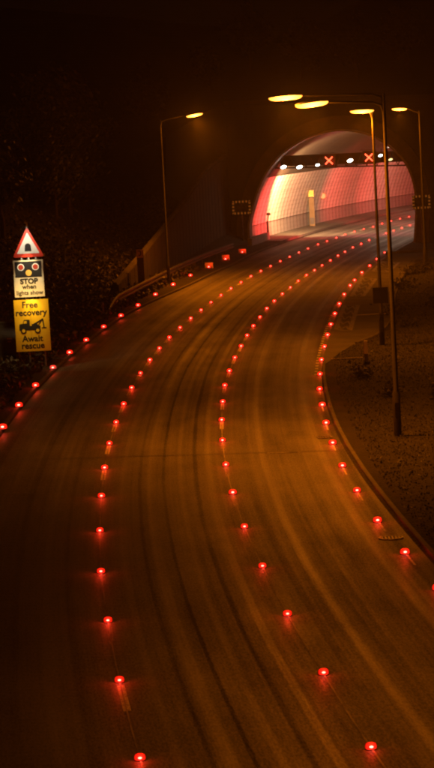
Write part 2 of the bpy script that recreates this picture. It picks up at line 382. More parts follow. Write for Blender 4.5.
# ------------------------------------------------------------------ terrain (banks, verges, hill over the tunnel)
BD0, BD1 = dL-1.9, dR+9.0
def hillh(s, d):
    sm = s_mouth(d); base = .10
    # left bank
    b = 0
    if d < -6.6:
        b = min((-6.6-d)*.52, 9+(-6.6-d)*.12)
        b *= .35+.65*sstep(0, 90, s)
    if d > 11.5:
        b = (d-11.5)*(.10+.32*sstep(60, 145, s)); b = min(b, 9+d*.05)
    b += .12*math.sin(s*.31+d*.7)*math.sin(d*.45-s*.13)*sstep(6.8, 12, abs(d-1.5))*.9
    if s > sm+1.6:
        hh = 11.2+min((s-sm)*.22, 13)+1.2*math.sin(s*.09+d*.13)*sstep(0, 12, s-sm)
        side = sstep(BD0-16, BD0+.5, d)*(1-sstep(BD1, BD1+18, d))
        b = max(b, hh*side+(1-side)*(b+sstep(0, 40, s-sm)*8))
    return base+b
dvals = [-190, -150, -120, -95, -75, -60, -50, -42, -36, -31, -27, -24, -21, -18.5, -16.5, -14.5, -13, -11.5, -10.2, -9, -8, -7.2, -6.5, -5.8, -5, -4.3, None, 'ri', 'ro', 8.6, 9.4, 10.4, 11.5, 12.6, 14, 15.5, 17, 19, 21, 24, 28, 33, 40, 50, 65, 85, 110, 150, 190]
def dv(x, s):
    if x is None: return dleft(s)-.13
    if x == 'ri': return dleft(s)+.3
    if x == 'ro': return dright(s)-.3
    return x
mb = MB(); rows = []; svals = list(np.arange(-58, sT-6, 3.0))+list(np.arange(sT-6, sT+8, 1.0))+list(np.arange(sT+8, 322, 3.5)); meta = []
for s in svals:
    r = []; mt = []
    cols = [dv(x, s) for x in dvals[:27]]+[dleft(s)+.3, dright(s)-.3, dright(s)+.13]+dvals[29:]
    for j, d in enumerate(cols):
        low = dleft(s)+.25 < d < dright(s)-.25
        sk = s-sT+s_mouth(d)                                    # rows run parallel to the portal
        inside = sk > s_mouth(d)+1.6
        z = hillh(sk, d)
        if j in (27, 28) and not inside: z = -.14
        x, y, zz = P(sk, d); r.append((x, y, zz+z)); mt.append(z)
    rows.append(r); meta.append(mt)
b = 0; nC = len(rows[0])
for r in rows: mb.v += [tuple(map(float, p)) for p in r]
for i in range(len(rows)-1):
    for j in range(nC-1):
        zs = (meta[i][j], meta[i][j+1], meta[i+1][j], meta[i+1][j+1])
        if (max(zs[2:])-max(zs[:2])) > 5 and svals[i] < sT+5: continue          # the step behind the portal wall
        mb.f.append((i*nC+j, i*nC+j+1, (i+1)*nC+j+1, (i+1)*nC+j)); mb.mi.append(0)
        mb.uv += [(rows[a][c][0], rows[a][c][1]) for a, c in ((i, j), (i, j+1), (i+1, j+1), (i+1, j))]
struct(mb.build('ground', GRASS, smooth=True))
# wide sheet to the horizon
mb = MB(); mb.poly([(-330, -120, -9), (380, -120, -9), (380, 420, -9), (-330, 420, -9)]); struct(mb.build('far_ground', GRASS))
# layby and the footway before the portal
def flat(name, pix, m, up):
    mb = MB(); mb.poly([tuple(G(x, y, up)) for x, y in reversed(pix)]); return struct(mb.build(name, m))
lay = [(322,366),(330,361),(338,354),(356,343),(376,335),(386,327),(391,320),(394,308),(395,297),(399,284),(405,272),(414,264),(434,258),(470,254),(470,248),(434,250),(392,252.5)]
edge = [P(s, dright(s)+.02, 0)[:2] for s in np.arange(57.2, 136.1, 3)]
mb = MB()
lp = [tuple(G(x, y, .125)) for x, y in lay]
ed_pts = [(x, y, zg(x, y)+.125) for x, y in reversed(edge)]
mb.poly(list(reversed(lp+ed_pts))); struct(mb.build('layby_paving', PAVE))
mb = MB()   # pale kerb round the back of the layby
pts = [G(x, y, .125) for x, y in lay[3:14]]
mb.tube([tuple(p) for p in pts], .055, 6); struct(mb.build('kerb', KERB))
mb = MB(); mb.tube([tuple(G(x, y, .14)) for x, y in ((386,253.5),(410,252),(434,250),(470,247))], .14, 6); struct(mb.build('kerb', KERB))
# the two hatched boxes painted on the layby
hb = MB()
def gline(mb, a, b, wd, up=.134):
    a = G(*a, up); b = G(*b, up); t = (b-a); t /= np.linalg.norm(t); n = np.array([t[1], -t[0], 0])*wd/2; n[2] = 0
    mb.poly([a-n, a+n, b+n, b-n])
for Q in (((344.3,305.3),(358,305.3),(350,330.7),(336,329.6)), ((362,277.6),(376,278.7),(363,296.4),(351.5,296.4)), ((382,261.5),(399,262.5),(389,272),(373,271))):
    Q = [np.array(q, float) for q in Q]
    for i in range(4): gline(hb, Q[i], Q[(i+1) % 4], .22, .134+.003*i)
    for k in range(5):
        t0, t1 = (k+.15)/5, (k+.85)/5
        l0 = Q[0]*(1-t0)+Q[3]*t0; l1 = Q[0]*(1-t1)+Q[3]*t1; r0 = Q[1]*(1-t0)+Q[2]*t0; r1 = Q[1]*(1-t1)+Q[2]*t1
        mid = [l0*.72+r0*.28, l1*.5+r1*.5, l0*.25+r0*.75]
        gline(hb, l0*.9+r0*.1, l1*.65+r1*.35, .10, .149); gline(hb, l1*.65+r1*.35, l0*.35+r0*.65, .10, .152); gline(hb, l0*.35+r0*.65, l1*.1+r1*.9, .10, .155)
struct(hb.build('hatched_markings', HATCH))

# ------------------------------------------------------------------ tunnel
tun = thing('tunnel', 'brightly lit arched tunnel mouth with pale ribbed wall panels at the end of the road', 'tunnel', (TL[0], TL[1], zg(TL[0], TL[1])), 0)
tinv = Vector(tun.location)
def rel(p): return tuple(Vector(p)-tinv)
def swept(profile, s1, ds=1.4, inset=0.0, n0=0.0, uvh=True):
    """profile of (q, z) swept from the skewed portal plane into the tunnel; starts n0 metres inside"""
    nS = int((s1-sT)/ds); rows = []; uvs = []
    hh = [0]
    for a, b_ in zip(profile[:-1], profile[1:]): hh.append(hh[-1]+math.hypot(a[0]-b_[0], a[1]-b_[1]))
    for i in range(nS+1):
        r = []; u = []
        for k, (q, z) in enumerate(profile):
            d = dL+q*TD/QL*1.0; st = s_mouth(d)+n0; s = st+(s1-st)*i/nS
            r.append(rel(P(s, d, z))); u.append((s, hh[k]))
        rows.append(r); uvs.append(u)
    return rows, uvs
import bisect
def arch_fine(n=3):
    o = []
    A = ARCH
    for i in range(len(A)-1):
        p0 = np.array(A[max(i-1, 0)]); p1 = np.array(A[i]); p2 = np.array(A[i+1]); p3 = np.array(A[min(i+2, len(A)-1)])
        for k in range(n):
            t = k/n; o.append(tuple(.5*((2*p1)+(-p0+p2)*t+(2*p0-5*p1+4*p2-p3)*t*t+(-p0+3*p1-3*p2+p3)*t**3)))
    o.append(A[-1]); return o
AF = arch_fine()
def inset(pr, w_): 
    o = []
    for i, p in enumerate(pr):
        a = np.array(pr[max(i-1, 0)]); b_ = np.array(pr[min(i+1, len(pr)-1)]); t = (b_-a)/np.linalg.norm(b_-a); n = np.array([t[1], -t[0]]); o.append(tuple(np.array(p)+n*w_))
    return o
TE = 314
rows, uvs = swept(AF, TE); mb = MB(); mb.grid(rows, uvs); mb.build('lining', LINING, tun, smooth=True)
def cut(pr, z0, z1, left=True):
    half = pr[:len(pr)//2] if left else list(reversed(pr[len(pr)//2:])); zs = [p[1] for p in half]; qs = [p[0] for p in half]
    zz = [z0]+[z for z in np.linspace(z0, z1, 8)[1:-1]]+[z1]
    return [(float(np.interp(z, zs, qs)), z) for z in zz]
IN = inset(AF, .07); IN[0] = (IN[0][0], 0)
for lf in (True, False):
    for (z0, z1, nm, m_) in ((0.0, 1.36, 'wall_dado', DADO), (1.40, 5.45, 'wall_cladding', CLAD)):
        pr = cut(IN, z0, z1, lf)
        rows, uvs = swept(pr, TE, n0=.25)
        uvs = [[(u[0], u[1]+z0) for u in r] for r in uvs]
        mb = MB(); mb.grid(rows, uvs); mb.build(nm, m_, tun, smooth=True)
    for z in (1.38, 3.9, 5.5):
        if not lf and z == 3.9: continue
        pr = cut(inset(AF, .10 if z != 3.9 else .075), z-.03 if z != 3.9 else z-.015, z+.03 if z != 3.9 else z+.015, lf)
        rows, uvs = swept([pr[0], pr[-1]], TE, n0=.25, ds=4); mb = MB(); mb.grid(rows, uvs); mb.build('cladding_rail', DARK if z != 3.9 else DADO, tun)
# walkways inside
for (a, b_) in ((dL-.2, -3.75), (7.75, dR+.3)):
    mb = MB(); rows = []
    for i in range(90):
        r = []
        for d, z in ((a, .16), (b_, .16), (b_, -.05)) if a < 0 else ((a, -.05), (a, .16), (b_, .16)):
            st = s_mouth(d)+.0; s = st+(TE-st)*i/89; r.append(rel(P(s, d, z)))
        rows.append(r)
    mb.grid(rows); mb.build('walkway', KERB, tun)
# end cap far round the bend
mb = MB(); mb.poly([rel(P(TE, dL-2, -1)), rel(P(TE, dR+2, -1)), rel(P(TE, dR+2, 11)), rel(P(TE, dL-2, 11))]); mb.build('far_closure', LINING, tun)
# portal wall with the arch cut out
def mloc(q, z, n): return rel(M(q, z, n))
mb = MB()
outerq0, outerq1, ztop = -1.75, 25.0, 11.6
outer = []
for (q, z) in AF:
    # push each arch point out to the rectangle
    c = np.array([7.8, 3.0]); v = np.array([q, z])-c
    if z <= 3.0: o_ = (outerq0 if q < 7.8 else outerq1, z)
    else:
        ts = []
        if v[0] < 0: ts.append((outerq0-c[0])/v[0])
        if v[0] > 0: ts.append((outerq1-c[0])/v[0])
        ts.append((ztop-c[1])/v[1]); t = min(ts); o_ = (c[0]+v[0]*t, c[1]+v[1]*t)
    outer.append(o_)
rows = [[mloc(q, z, 0) for q, z in AF], [mloc(q, z, 0) for q, z in outer]]
mb.grid(rows)
mb.poly([mloc(outerq0, ztop, 0), mloc(outerq1, ztop, 0), mloc(outerq1, ztop, 1.5), mloc(outerq0, ztop, 1.5)])
corner = [(outerq0, ztop), (outerq1, ztop)]
for cx_, cz_ in corner:     # fill the corner triangles
    i = min(range(len(outer)-1), key=lambda k: math.hypot((outer[k][0]+outer[k+1][0])/2-cx_, (outer[k][1]+outer[k+1][1])/2-cz_))
    mb.poly([mloc(*outer[i], 0), mloc(cx_, cz_, 0), mloc(*outer[i+1], 0)])
mb.poly([mloc(outerq0, -.3, 0), mloc(outerq0, ztop, 0), mloc(outerq0, ztop, 1.5), mloc(outerq0, -.3, 1.5)])
mb.build('portal_wall', HEADW, tun)
mb = MB(); mb.grid([[mloc(q, z, -.14) for q, z in inset(AF, -1.1)], [mloc(q, z, -.14) for q, z in inset(AF, -.02)], [mloc(q, z, .02) for q, z in inset(AF, -.02)]])
mb.grid([[mloc(q, z, .02) for q, z in inset(AF, -1.1)], [mloc(q, z, -.14) for q, z in inset(AF, -1.1)]])
mb.build('arch_surround', surf('arch_stonework', (.10, .08, .06), (.19, .15, .11), .9, .85), tun)
mb = MB(); A2 = inset(AF, .16); mb.grid([[mloc(q, z, -.17) for q, z in AF], [mloc(q, z, -.17) for q, z in A2], [mloc(q, z, .3) for q, z in A2]]); mb.build('arch_trim', RING, tun)
# coping
mb = MB()
mb.tube([mloc(outerq0-.2, ztop+.12, .2), mloc(outerq1, ztop+.12, .2)], .28, 8); mb.build('coping', HEADW, tun)
# left wing wall, stepping down beside the verge
ww = [(M(-1.75)[:2], 7.4)]
wpix = [(222,254,7.2-.6), (205,262,5.2), (190,269,3.9), (172,279,2.8), (150,291,1.7), (128,303,.8)]
mb = MB(); rowsw = []
wp = [ww[0]]+[((G(x, y-5)[0]-.5, G(x, y-5)[1]), h_) for x, y, h_ in wpix]
base = []
for (xy, h_) in wp:
    x, y = xy[0], xy[1]; z0 = zg(x, y); base.append((x, y, z0, h_))
nw = len(base); nodes = []
for i in range(nw):
    a = base[max(i-1, 0)]; c = base[min(i+1, nw-1)]; t = Vector((c[0]-a[0], c[1]-a[1])).normalized(); n = Vector((t.y, -t.x))
    nodes.append((base[i], n))
wing = thing('retaining_wall', 'tall brown retaining wall stepping down from the left side of the tunnel mouth', 'wall', (base[0][0], base[0][1], base[0][2]), 0)
wl = Vector(wing.location)
rows = []
for (x, y, z0, h_), n in nodes:
    f = Vector((x, y, 0)); bk = f+Vector((n.x, n.y, 0))*.5
    rows.append([tuple(Vector((f.x, f.y, z0-.3))-wl), tuple(Vector((f.x, f.y, z0+h_))-wl), tuple(Vector((bk.x, bk.y, z0+h_))-wl), tuple(Vector((bk.x, bk.y, z0-.3))-wl)])
mb.grid(rows); mb.poly(rows[0]); mb.poly(list(reversed(rows[-1]))); mb.build('wall_panel', WINGW, wing)
mb = MB(); mb.tube([tuple((Vector(r[1])+Vector(r[2]))/2+Vector((0, 0, .0))) for r in rows], .18, 6); mb.build('coping', HEADW, wing)
mb = MB()     # upright ribs
for i in range(nw-1):
    a, b_ = Vector(rows[i][0]), Vector(rows[i+1][0]); ha, hb_ = rows[i][1][2]-rows[i][0][2], rows[i+1][1][2]-rows[i+1][0][2]
    n = nodes[i][1]; k = max(2, int((b_-a).length/1.6))
    for q in range(k):
        t = (q+.5)/k; p_ = a.lerp(b_, t); h_ = ha*(1-t)+hb_*t; c = p_+Vector((n.x, n.y, 0))*.0
        mb.box((c.x, c.y, c.z+h_/2), (.14, .03, h_-.2), Matrix.Rotation(math.atan2((b_-a).y, (b_-a).x), 3, 'Z'))
mb.build('wall_rib', WINGW, wing)

# ---- gantry inside the mouth
gz = 6.05
gan = thing('signal_gantry', 'dark steel gantry spanning inside the tunnel arch above the road', 'gantry', M(0, 0, 3), MROT)
mb = MB()
def zc(q): return (N[0]*qdir[0]+N[1]*qdir[1])/-N[2]*q         # fall of the road plane along the mouth
mb.box((7.7, 0, 7.35-.2), (13.9, .9, .12)); mb.box((7.8, .45, 6.75), (12.6, .1, .9)); mb.build('beam', BLACK, gan)
mb = MB()
for k in range(14):
    q = 1.5+k*.95
    mb.tube([(q, -.42, 6.2+zc(q)*.5), (q+.47, -.42, 7.1)], .035, 6); mb.tube([(q+.47, -.42, 7.1), (q+.95, -.42, 6.2+zc(q)*.5)], .035, 6)
mb.tube([(1.4, -.42, 6.2), (14.6, -.42, 6.0)], .06, 8); mb.build('truss', BLACK, gan)
REDX = emit('red_cross_diodes', (1.0, .07, .025), 7.5)
XHALO = emit('red_cross_glow', (1.0, .02, .01), .9)
def lane_signal(px, py, lab):
    d = (px-217)*CX-(py-384)*CY+F*CF; t = ((TL-CAM)[:2]@ndir+2.4)/(d[:2]@ndir); p = CAM+t*d
    o = thing('lane_signal', lab, 'signal', (p[0], p[1], p[2]-.62), MROT*.75, 'lane signals over the tunnel mouth')
    mb = MB(); mb.box((0, .16, .62), (1.1, .3, 1.1)); mb.build('housing', BLACK, o)
    mb = MB()
    for s_ in (1, -1):
        R_ = Matrix.Rotation(s_*math.radians(43), 3, 'Y')
        for k in range(-5, 6): 
            c = R_@Vector((k*.080, 0, 0)); mb.box((c.x, -.012, .62+c.z), (.068, .02, .085), R_)
    mb.build('cross', REDX, o)
    mb = MB()
    mb.box((0, -.14, 1.26), (1.3, .34, .03)); mb.build('hood', BLACK, o)
    l = light('signal_glow', 'POINT', o, (0, -.6, .5), 30, RED, shadow_soft_size=.2)
    return o
lane_signal(329, 160.5, 'lane signal showing a red cross, left one of two in the tunnel')
lane_signal(369, 157.5, 'lane signal showing a red cross, right one beside the tall lamp posts')
FLOODE = emit('floodlight_glass', (1.0, .93, .80), 16)
floods = [(284,167,-35,'leftmost white floodlight under the tunnel gantry'),(300,167,-30,'white floodlight above the bright cream patch of tunnel wall'),(318,165,-20,'small white floodlight just left of the first red cross'),(350.5,160.5,-25,'bright white floodlight midway between the two red crosses'),(381,155.5,-10,'small white floodlight just right of the second red cross'),(391,159.5,0,'dim yellowish floodlight at the right end of the gantry')]
flood_pos = []
for k, (px, py, tilt, lab) in enumerate(floods):
    d = (px-217)*CX-(py-384)*CY+F*CF; t = ((TL-CAM)[:2]@ndir+1.7)/(d[:2]@ndir); p = CAM+t*d
    o = thing('floodlight', lab, 'floodlight', (p[0], p[1], p[2]), MROT*.6, 'floodlights on the tunnel gantry')
    big = .68 if k in (0, 1, 3) else .48
    mb = MB(); R_ = Matrix.Rotation(math.radians(-12), 3, 'Y')
    n = 14
    mb.tube([(0, .28, .05), (0, .12, 0), (0, -.1, 0)], [.10*big, .26*big, .30*big], n); mb.tube([(0, .1, .05), (0, .2, .55)], .03, 6); hb_ = mb.build('housing', DARK, o); 
    mb = MB(); mb.prism([(.31*big*math.cos(a)*1.15, .17*big*math.sin(a)) for a in np.linspace(0, 2*math.pi, n, endpoint=False)], -.16, -.09); g_ = mb.build('glass', FLOODE if k != 5 else emit('dim_glass', (1, .75, .3), 2.5), o); g_.rotation_euler = (0, math.radians(-14), 0)
    flood_pos.append((o, p))

# lights of the tunnel
WARM = (1.0, .50, .16); WHITE = (1.0, .80, .62)
def spot(o, off, target, e, col, size, blend=.6, rad=.15):
    l = light('beam', 'SPOT', o, off, e, col, spot_size=math.radians(size), spot_blend=blend, shadow_soft_size=rad)
    src = Vector(o.location)+Matrix.Rotation(o.rotation_euler.z, 3, 'Z')@Vector(off)
    dr = Matrix.Rotation(-o.rotation_euler.z, 3, 'Z')@(Vector(target)-src); aim(l, dr); return l
def WL(s, z): return P(s, dL+.2, z)          # a point of the left wall
def wall_at(px, py):
    """where the photograph's pixel meets the left wall (height above road)"""
    d = (px-217)*CX-(py-384)*CY+F*CF
    best = None
    for s in np.arange(sL, 270, .5):
        p = np.array(P(s, dL+.1)); t = np.hypot(*(p[:2]))/np.hypot(*d[:2]); q = CAM+t*d; e = abs(np.arctan2(d[0], d[1])-np.arctan2(p[0], p[1]))
        if best is None or e < best[0]: best = (e, (p[0], p[1], q[2]))
    return best[1]
spot(flood_pos[1][0], (0, 2.2, -.9), wall_at(308, 208), 44000, (1.0, .56, .20), 84, .9)
spot(flood_pos[3][0], (0, 2.2, -.9), wall_at(345, 195), 14000, (1.0, .17, .16), 100, .9)  # red beam added behind a white floodlight to redden the wall
spot(flood_pos[4][0], (0, 2.2, -.9), wall_at(390, 190), 9000, (1.0, .16, .13), 100, .9)  # second added red beam, not the white floodlight's own light

# ceiling luminaires down the bore
def luminaire(s, d, col, e, lab, tiltd=0, z=7.6, L_=1.2):
    p = P(s, d, z); o = thing('tunnel_luminaire', lab, 'light', p, -head(s), 'luminaires along the tunnel roof')
    mb = MB(); mb.box((0, 0, .06), (.35, L_, .12)); mb.tube([(0, 0, .1), (0, 0, 1.0)], .02, 6); mb.build('housing', DARK, o)
    mb = MB(); mb.box((0, 0, -.015), (.28, L_-.1, .03)); mb.build('diffuser', emit('tube_'+str(round(s)), col, 3.0), o)
    l = light('glow', 'AREA', o, (0, 0, -.06), e, col, shape='RECTANGLE', size=.28, size_y=L_)
    aim(l, (tiltd, 0, -1)); return o
luminaire(sT+16, 3.5, (1.0, .80, .55), 330, 'roof luminaire hidden behind the gantry nearest the tunnel mouth', -.3)
luminaire(sT+34, 3.5, (1.0, .78, .52), 380, 'second roof luminaire, deeper in the tunnel', -.2)
luminaire(sT+58, 3.5, (1.0, .70, .45), 560, 'third roof luminaire round the bend', -.2)

# added unseen red washlights on the right-hand wall: they wash the opposite cladding red
def added_washlight(s, z, e, lab, tgt, size=80):
    p = P(s, dR-.15, z); o = thing('added_red_washlight', lab, 'added_washlight', p, -head(s), 'added red washlights on the tunnel wall')
    mb = MB(); mb.box((.12, 0, 0), (.2, .3, .4)); mb.build('housing', DARK, o)
    mb = MB(); mb.tube([(.02, 0, 0), (-.12, 0, 0)], [.14, .09], 12); mb.build('lens', emit('added_washlight_lens', (1, .05, .02), 4), o)
    spot(o, (-.25, 0, 0), tgt, e, (1.0, .05, .04), size, 1.0, .2)
added_washlight(sT+6, 3.4, 42000, 'added unseen red beacon just inside the right side of the tunnel mouth', wall_at(264, 205), 52)
added_washlight(sT+20, 3.4, 52000, 'added unseen red beacon on the right wall, second from the mouth', wall_at(350, 197), 48)
added_washlight(sT+32, 3.4, 60000, 'added unseen red beacon on the right wall, furthest in', wall_at(396, 190), 44)

# emergency point on its pillar, round sign, black post
p = wall_at(306, 234); so, do = SD(p)
o = thing('emergency_pillar', 'concrete pillar carrying a yellow emergency box against the tunnel wall', 'emergency point', P(so, dL+.75, .15), -head(so)+.25)
mb = MB(); mb.box((0, 0, 1.35), (.5, .5, 2.7)); mb.build('pillar', surf('pillar_concrete', (.16, .12, .07), (.24, .18, .10), 2, .8), o)
mb = MB(); mb.box((0, .02, 3.1), (.50, .45, .62)); bx = mb.build('box', surf('yellow_enamel', (.70, .42, .02), (.85, .52, .03), 2, .4, bump=0), o)
mb = MB(); mb.box((0, -.22, 3.2), (.40, .03, .34)); mb.build('panel', emit('lit_yellow_panel', (1, .50, .04), .9), o)
mb = MB(); mb.box((0, -.3, .5), (.4, .05, .6)); mb.build('door', DARK, o)
p = wall_at(319, 196); so, do = SD(p)
o = thing('round_sign', 'small round sign on the tunnel wall right of the yellow emergency box', 'sign', P(so, dL+.5, p[2]-zg(p[0], p[1])), -head(so)+.5)
mb = MB(); disc(mb, 0, 0, .34, -.02, .02); mb.build('plate', surf('brown_sign_face', (.22, .13, .08), (.3, .18, .1), 3, .5, bump=0), o)
mb = MB(); disc(mb, 0, 0, .24, -.035, -.02); mb.build('symbol', surf('pale_sign_face', (.6, .5, .35), (.7, .6, .4), 3, .5, bump=0), o)
mb = MB(); mb.tube([(0, .03, 0), (0, .5, 0)], .04, 8); mb.build('bracket', DARK, o)
g = G(268.5, 239.5); o = thing('black_post', 'slim black post with a small head standing at the left side of the tunnel mouth', 'post', tuple(g), 0)
mb = MB(); mb.tube([(0, 0, 0), (-.02, 0, 1.6)], .09, 8); mb.build('post', BLACK, o)
mb = MB(); mb.tube([(0, 0, 1.6), (.10, 0, 2.15)], .055, 8); mb.box((.10, 0, 2.2), (.34, .2, .2)); mb.build('camera_head', BLACK, o)
# concrete plinth at barrier end
o = MB(); a = G(250, 247); b_ = G(268, 241); v = Vector(b_-a); o.box(tuple((Vector(a)+Vector(b_))/2-Vector(a)+Vector((0, 0, .35))), (v.length, .35, .75), Matrix.Rotation(math.atan2(v.y, v.x), 3, 'Z'))
pl = o.build('concrete_plinth', surf('plinth_concrete', (.28, .26, .24), (.42, .40, .36), 2, .8)); pl.location = tuple(a); tag(pl, 'low pale concrete plinth where the left barrier meets the tunnel wall', 'plinth')

# ------------------------------------------------------------------ bordered message boards each side of the mouth
BORDER = emit('reflective_border_glow', (1.0, .30, .04), .12)  # emission put into a reflective border in place of returned lamp light
def board(px, py, wpx, hpx, base_y, lab, n_in):
    d = (px-217)*CX-(py-384)*CY+F*CF; t = ((TL-CAM)[:2]@ndir+n_in)/(d[:2]@ndir); p = CAM+t*d; scale = F/np.dot(p-CAM, CF)
    W_, H_ = wpx/scale, hpx/scale; gz_ = zg(p[0], p[1])
    o = thing('signal_board', lab, 'signal board', (p[0], p[1], gz_), 0, 'bordered signal boards beside the tunnel mouth')
    zc_ = p[2]-gz_
    mb = MB(); mb.box((0, .08, zc_), (W_, .14, H_)); mb.build('backing_board', BLACK, o)
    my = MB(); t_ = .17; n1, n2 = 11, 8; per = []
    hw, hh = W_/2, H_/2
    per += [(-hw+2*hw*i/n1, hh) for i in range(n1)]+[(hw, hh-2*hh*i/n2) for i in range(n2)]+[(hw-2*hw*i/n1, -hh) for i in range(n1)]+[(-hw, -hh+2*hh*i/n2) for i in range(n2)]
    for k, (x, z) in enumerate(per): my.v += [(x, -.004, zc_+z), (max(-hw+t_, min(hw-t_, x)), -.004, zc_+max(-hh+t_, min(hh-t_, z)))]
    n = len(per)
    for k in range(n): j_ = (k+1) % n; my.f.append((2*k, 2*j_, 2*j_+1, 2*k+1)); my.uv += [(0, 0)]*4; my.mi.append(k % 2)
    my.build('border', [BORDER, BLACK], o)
    for x in (-.25, .25):
        mb = MB(); disc(mb, x, zc_, .16, -.03, .01, 14); mb.build('signal_head', DARK, o)
    mb = MB(); mb.tube([(0, .22, 0), (0, .22, zc_-H_/2+.2)], .07, 8); mb.box((0, .1, zc_-H_/2-.28), (.22, .2, .22)); mb.build('post', STEEL, o)
    return o
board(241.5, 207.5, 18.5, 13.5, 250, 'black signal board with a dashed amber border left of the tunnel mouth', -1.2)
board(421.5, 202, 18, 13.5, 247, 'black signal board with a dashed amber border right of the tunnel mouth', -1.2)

# ------------------------------------------------------------------ lamp posts
BOWL = lamp_glow_material('sodium_bowl', (1.0, .34, .035), .9, 40.0, (1.8, 4.0, 5.5))
def lamp_post(base, top_px, heads, lab, energy, rad=.085, lean=0):
    """heads: list of (pixel centre, length in metres, tilt in degrees)"""
    b_ = np.array(base); Y = b_[1]
    def atY(px, py):
        d = (px-217)*CX-(py-384)*CY+F*CF; return CAM+d*(Y/d[1])
    top = atY(*top_px); H_ = top[2]-b_[2]
    o = thing('lamp_post', lab, 'lamp post', (b_[0], b_[1], b_[2]-.05), 0, 'sodium street lamps beside the road')
    mb = MB(); mb.tube([(0, 0, 0), (0, 0, 1.45), (0, 0, 1.5), (0, 0, H_)], [rad*1.45, rad*1.45, rad, rad*.6], 12); pole = mb.build('pole', POLE, o, smooth=True)
    mb = MB(); mb.box((0, -rad*1.45-.01, .9), (.13, .02, .5)); mb.build('access_door', DARK, pole)
    for k, ((hx, hy), L_, tilt) in enumerate(heads):
        hp = atY(hx, hy)-np.array([b_[0], b_[1], b_[2]-.05]); sg = 1 if hp[0] > 0 else -1; T = math.radians(tilt)*sg
        tipin = Vector(hp)-Vector((math.cos(T), 0, -math.sin(T)*1))*0
        inner = Vector((hp[0]-sg*(L_*.5), 0, hp[2]+.03)); z0 = H_-.06-k*.25
        mb = MB(); mb.tube([(0, 0, z0-.35), (sg*.08, 0, z0-.05), (sg*.35, 0, z0+.05), tuple(inner)], [.045, .04, .035, .03], 8); mb.build('arm' , POLE, o, smooth=True)
        # lantern: grey canopy over a long clear bowl
        R_ = Matrix.Rotation(-T, 3, 'Y')
        mb = MB(); n = 12; prof = []
        xs = [-.5, -.44, -.3, 0, .3, .44, .5]; sc_ = [.25, .7, .95, 1, .95, .7, .25]
        rows = []
        for x, q in zip(xs, sc_): rows.append([(x*L_, .15*q*math.cos(a), .07*q*math.sin(a)+.03) for a in np.linspace(0, math.pi, 8)])
        mb.grid(rows); lan = mb.build('lantern', LAMPBODY, o, smooth=True); lan.location = tuple(hp); lan.rotation_euler = (0, -T, 0)
        mb = MB(); rows = []
        for x, q in zip(xs, sc_): rows.append([(x*L_*.98, .155*q*math.cos(a), .105*q*math.sin(a)+.01) for a in np.linspace(math.pi*.90, math.pi*2.10, 11)])
        mb.grid(rows); bw = mb.build('bowl', BOWL, lan, smooth=True)
        l = light('lamp', 'SPOT', lan, (0, 0, -.17), energy*4.7, SODIUM, spot_size=math.radians(140), spot_blend=1.0, shadow_soft_size=.12)
        aim(l, (math.tan(math.radians(lean)), 0, -1)); light('lamp_side_glow', 'POINT', lan, (0, 0, -.20), energy*.75, SODIUM, shadow_soft_size=.12)
    return o
PA = G(398, 436, .1); PB = G(382.5, 345, .1); PC = G(426, 270, .1); PD = G(169, 283, .1)
lamp_post(PA, (379.5, 92), [((285.5, 97.3), 1.08, -2), ((312, 104), 1.05, -5)], 'nearest tall lamp post on the right verge, with two glowing sodium lanterns', 900, .085, 14)
lamp_post(PB, (373, 109), [((362, 111), 1.08, 0)], 'tall lamp post standing in the layby with a small dark sign back on it', 1150, .08, 4)
lamp_post(PC, (417.5, 110), [((399.5, 109), 1.0, 2)], 'distant lamp post at the right edge of the tunnel mouth', 700, .10)
lamp_post(PD, (161.5, 119), [((194.5, 115), 1.1, 8)], 'thin lamp post on the left bank, its arm reaching right over the road', 2100, .07, 12)
# the next post towards the camera, out of frame to the right, whose light falls on the near lanes
pn = P(SD(G(371, 748))[0]+1, 9.6, .1)
lamp_post(np.array(pn), (217+(pn[0])/pn[1]*F*1.0-8, 45), [((217+(pn[0]-2.6)/pn[1]*F, 52), 1.1, -4)], 'lamp post beyond the right edge of the picture, lighting the nearest lanes', 470, .10, 10)
# sign back on post B
zq = 2.25
o = thing('small_sign', 'small dark sign seen from behind, fixed low on the layby lamp post', 'sign', tuple(PB), 0)
mb = MB(); mb.box((0, -.16, zq), (.68, .03, .72)); mb.build('plate', DARK, o)
for z_ in (zq+.2, zq-.2):
    mb = MB(); mb.box((0, -.12, z_), (.3, .06, .05)); mb.build('clamp', STEEL, o)

# ------------------------------------------------------------------ illuminated studs
def stud_proto(name, label, group):
    o = thing(name, label, 'road stud', (0, 0, 0), 0, group)
    mb = MB(); n = 14; rows = [[(r*math.cos(a), r*math.sin(a), z) for a in np.linspace(0, 2*math.pi, n+1)] for r, z in ((.104, 0), (.103, .008), (.100, .012))]
    mb.grid(rows); mb.poly([(r[0], r[1], r[2]) for r in rows[-1][:-1]]); mb.build('base', DARK, o)
    mb = MB(); rows = [[(r*math.cos(a), r*math.sin(a)*.8, z) for a in np.linspace(0, 2*math.pi, n+1)] for r, z in ((.098, .010), (.102, .05), (.085, .095), (.04, .112))]  # glowing dome sized to imitate the halo
    mb.grid(rows); mb.poly([r for r in rows[-1][:-1]]); mb.build('lens', REDLENS, o, smooth=True)
    mb = MB(); rows = [[(.034*q*math.cos(a), -.080-.022*e_, .056+.020*q*math.sin(a)) for a in np.linspace(0, 2*math.pi, 11)] for q, e_ in ((1, 0), (.8, .7), (.3, 1))]
    mb.grid(rows); mb.poly(rows[-1][:-1]); mb.build('diode', REDCORE, o, smooth=True)
    return o
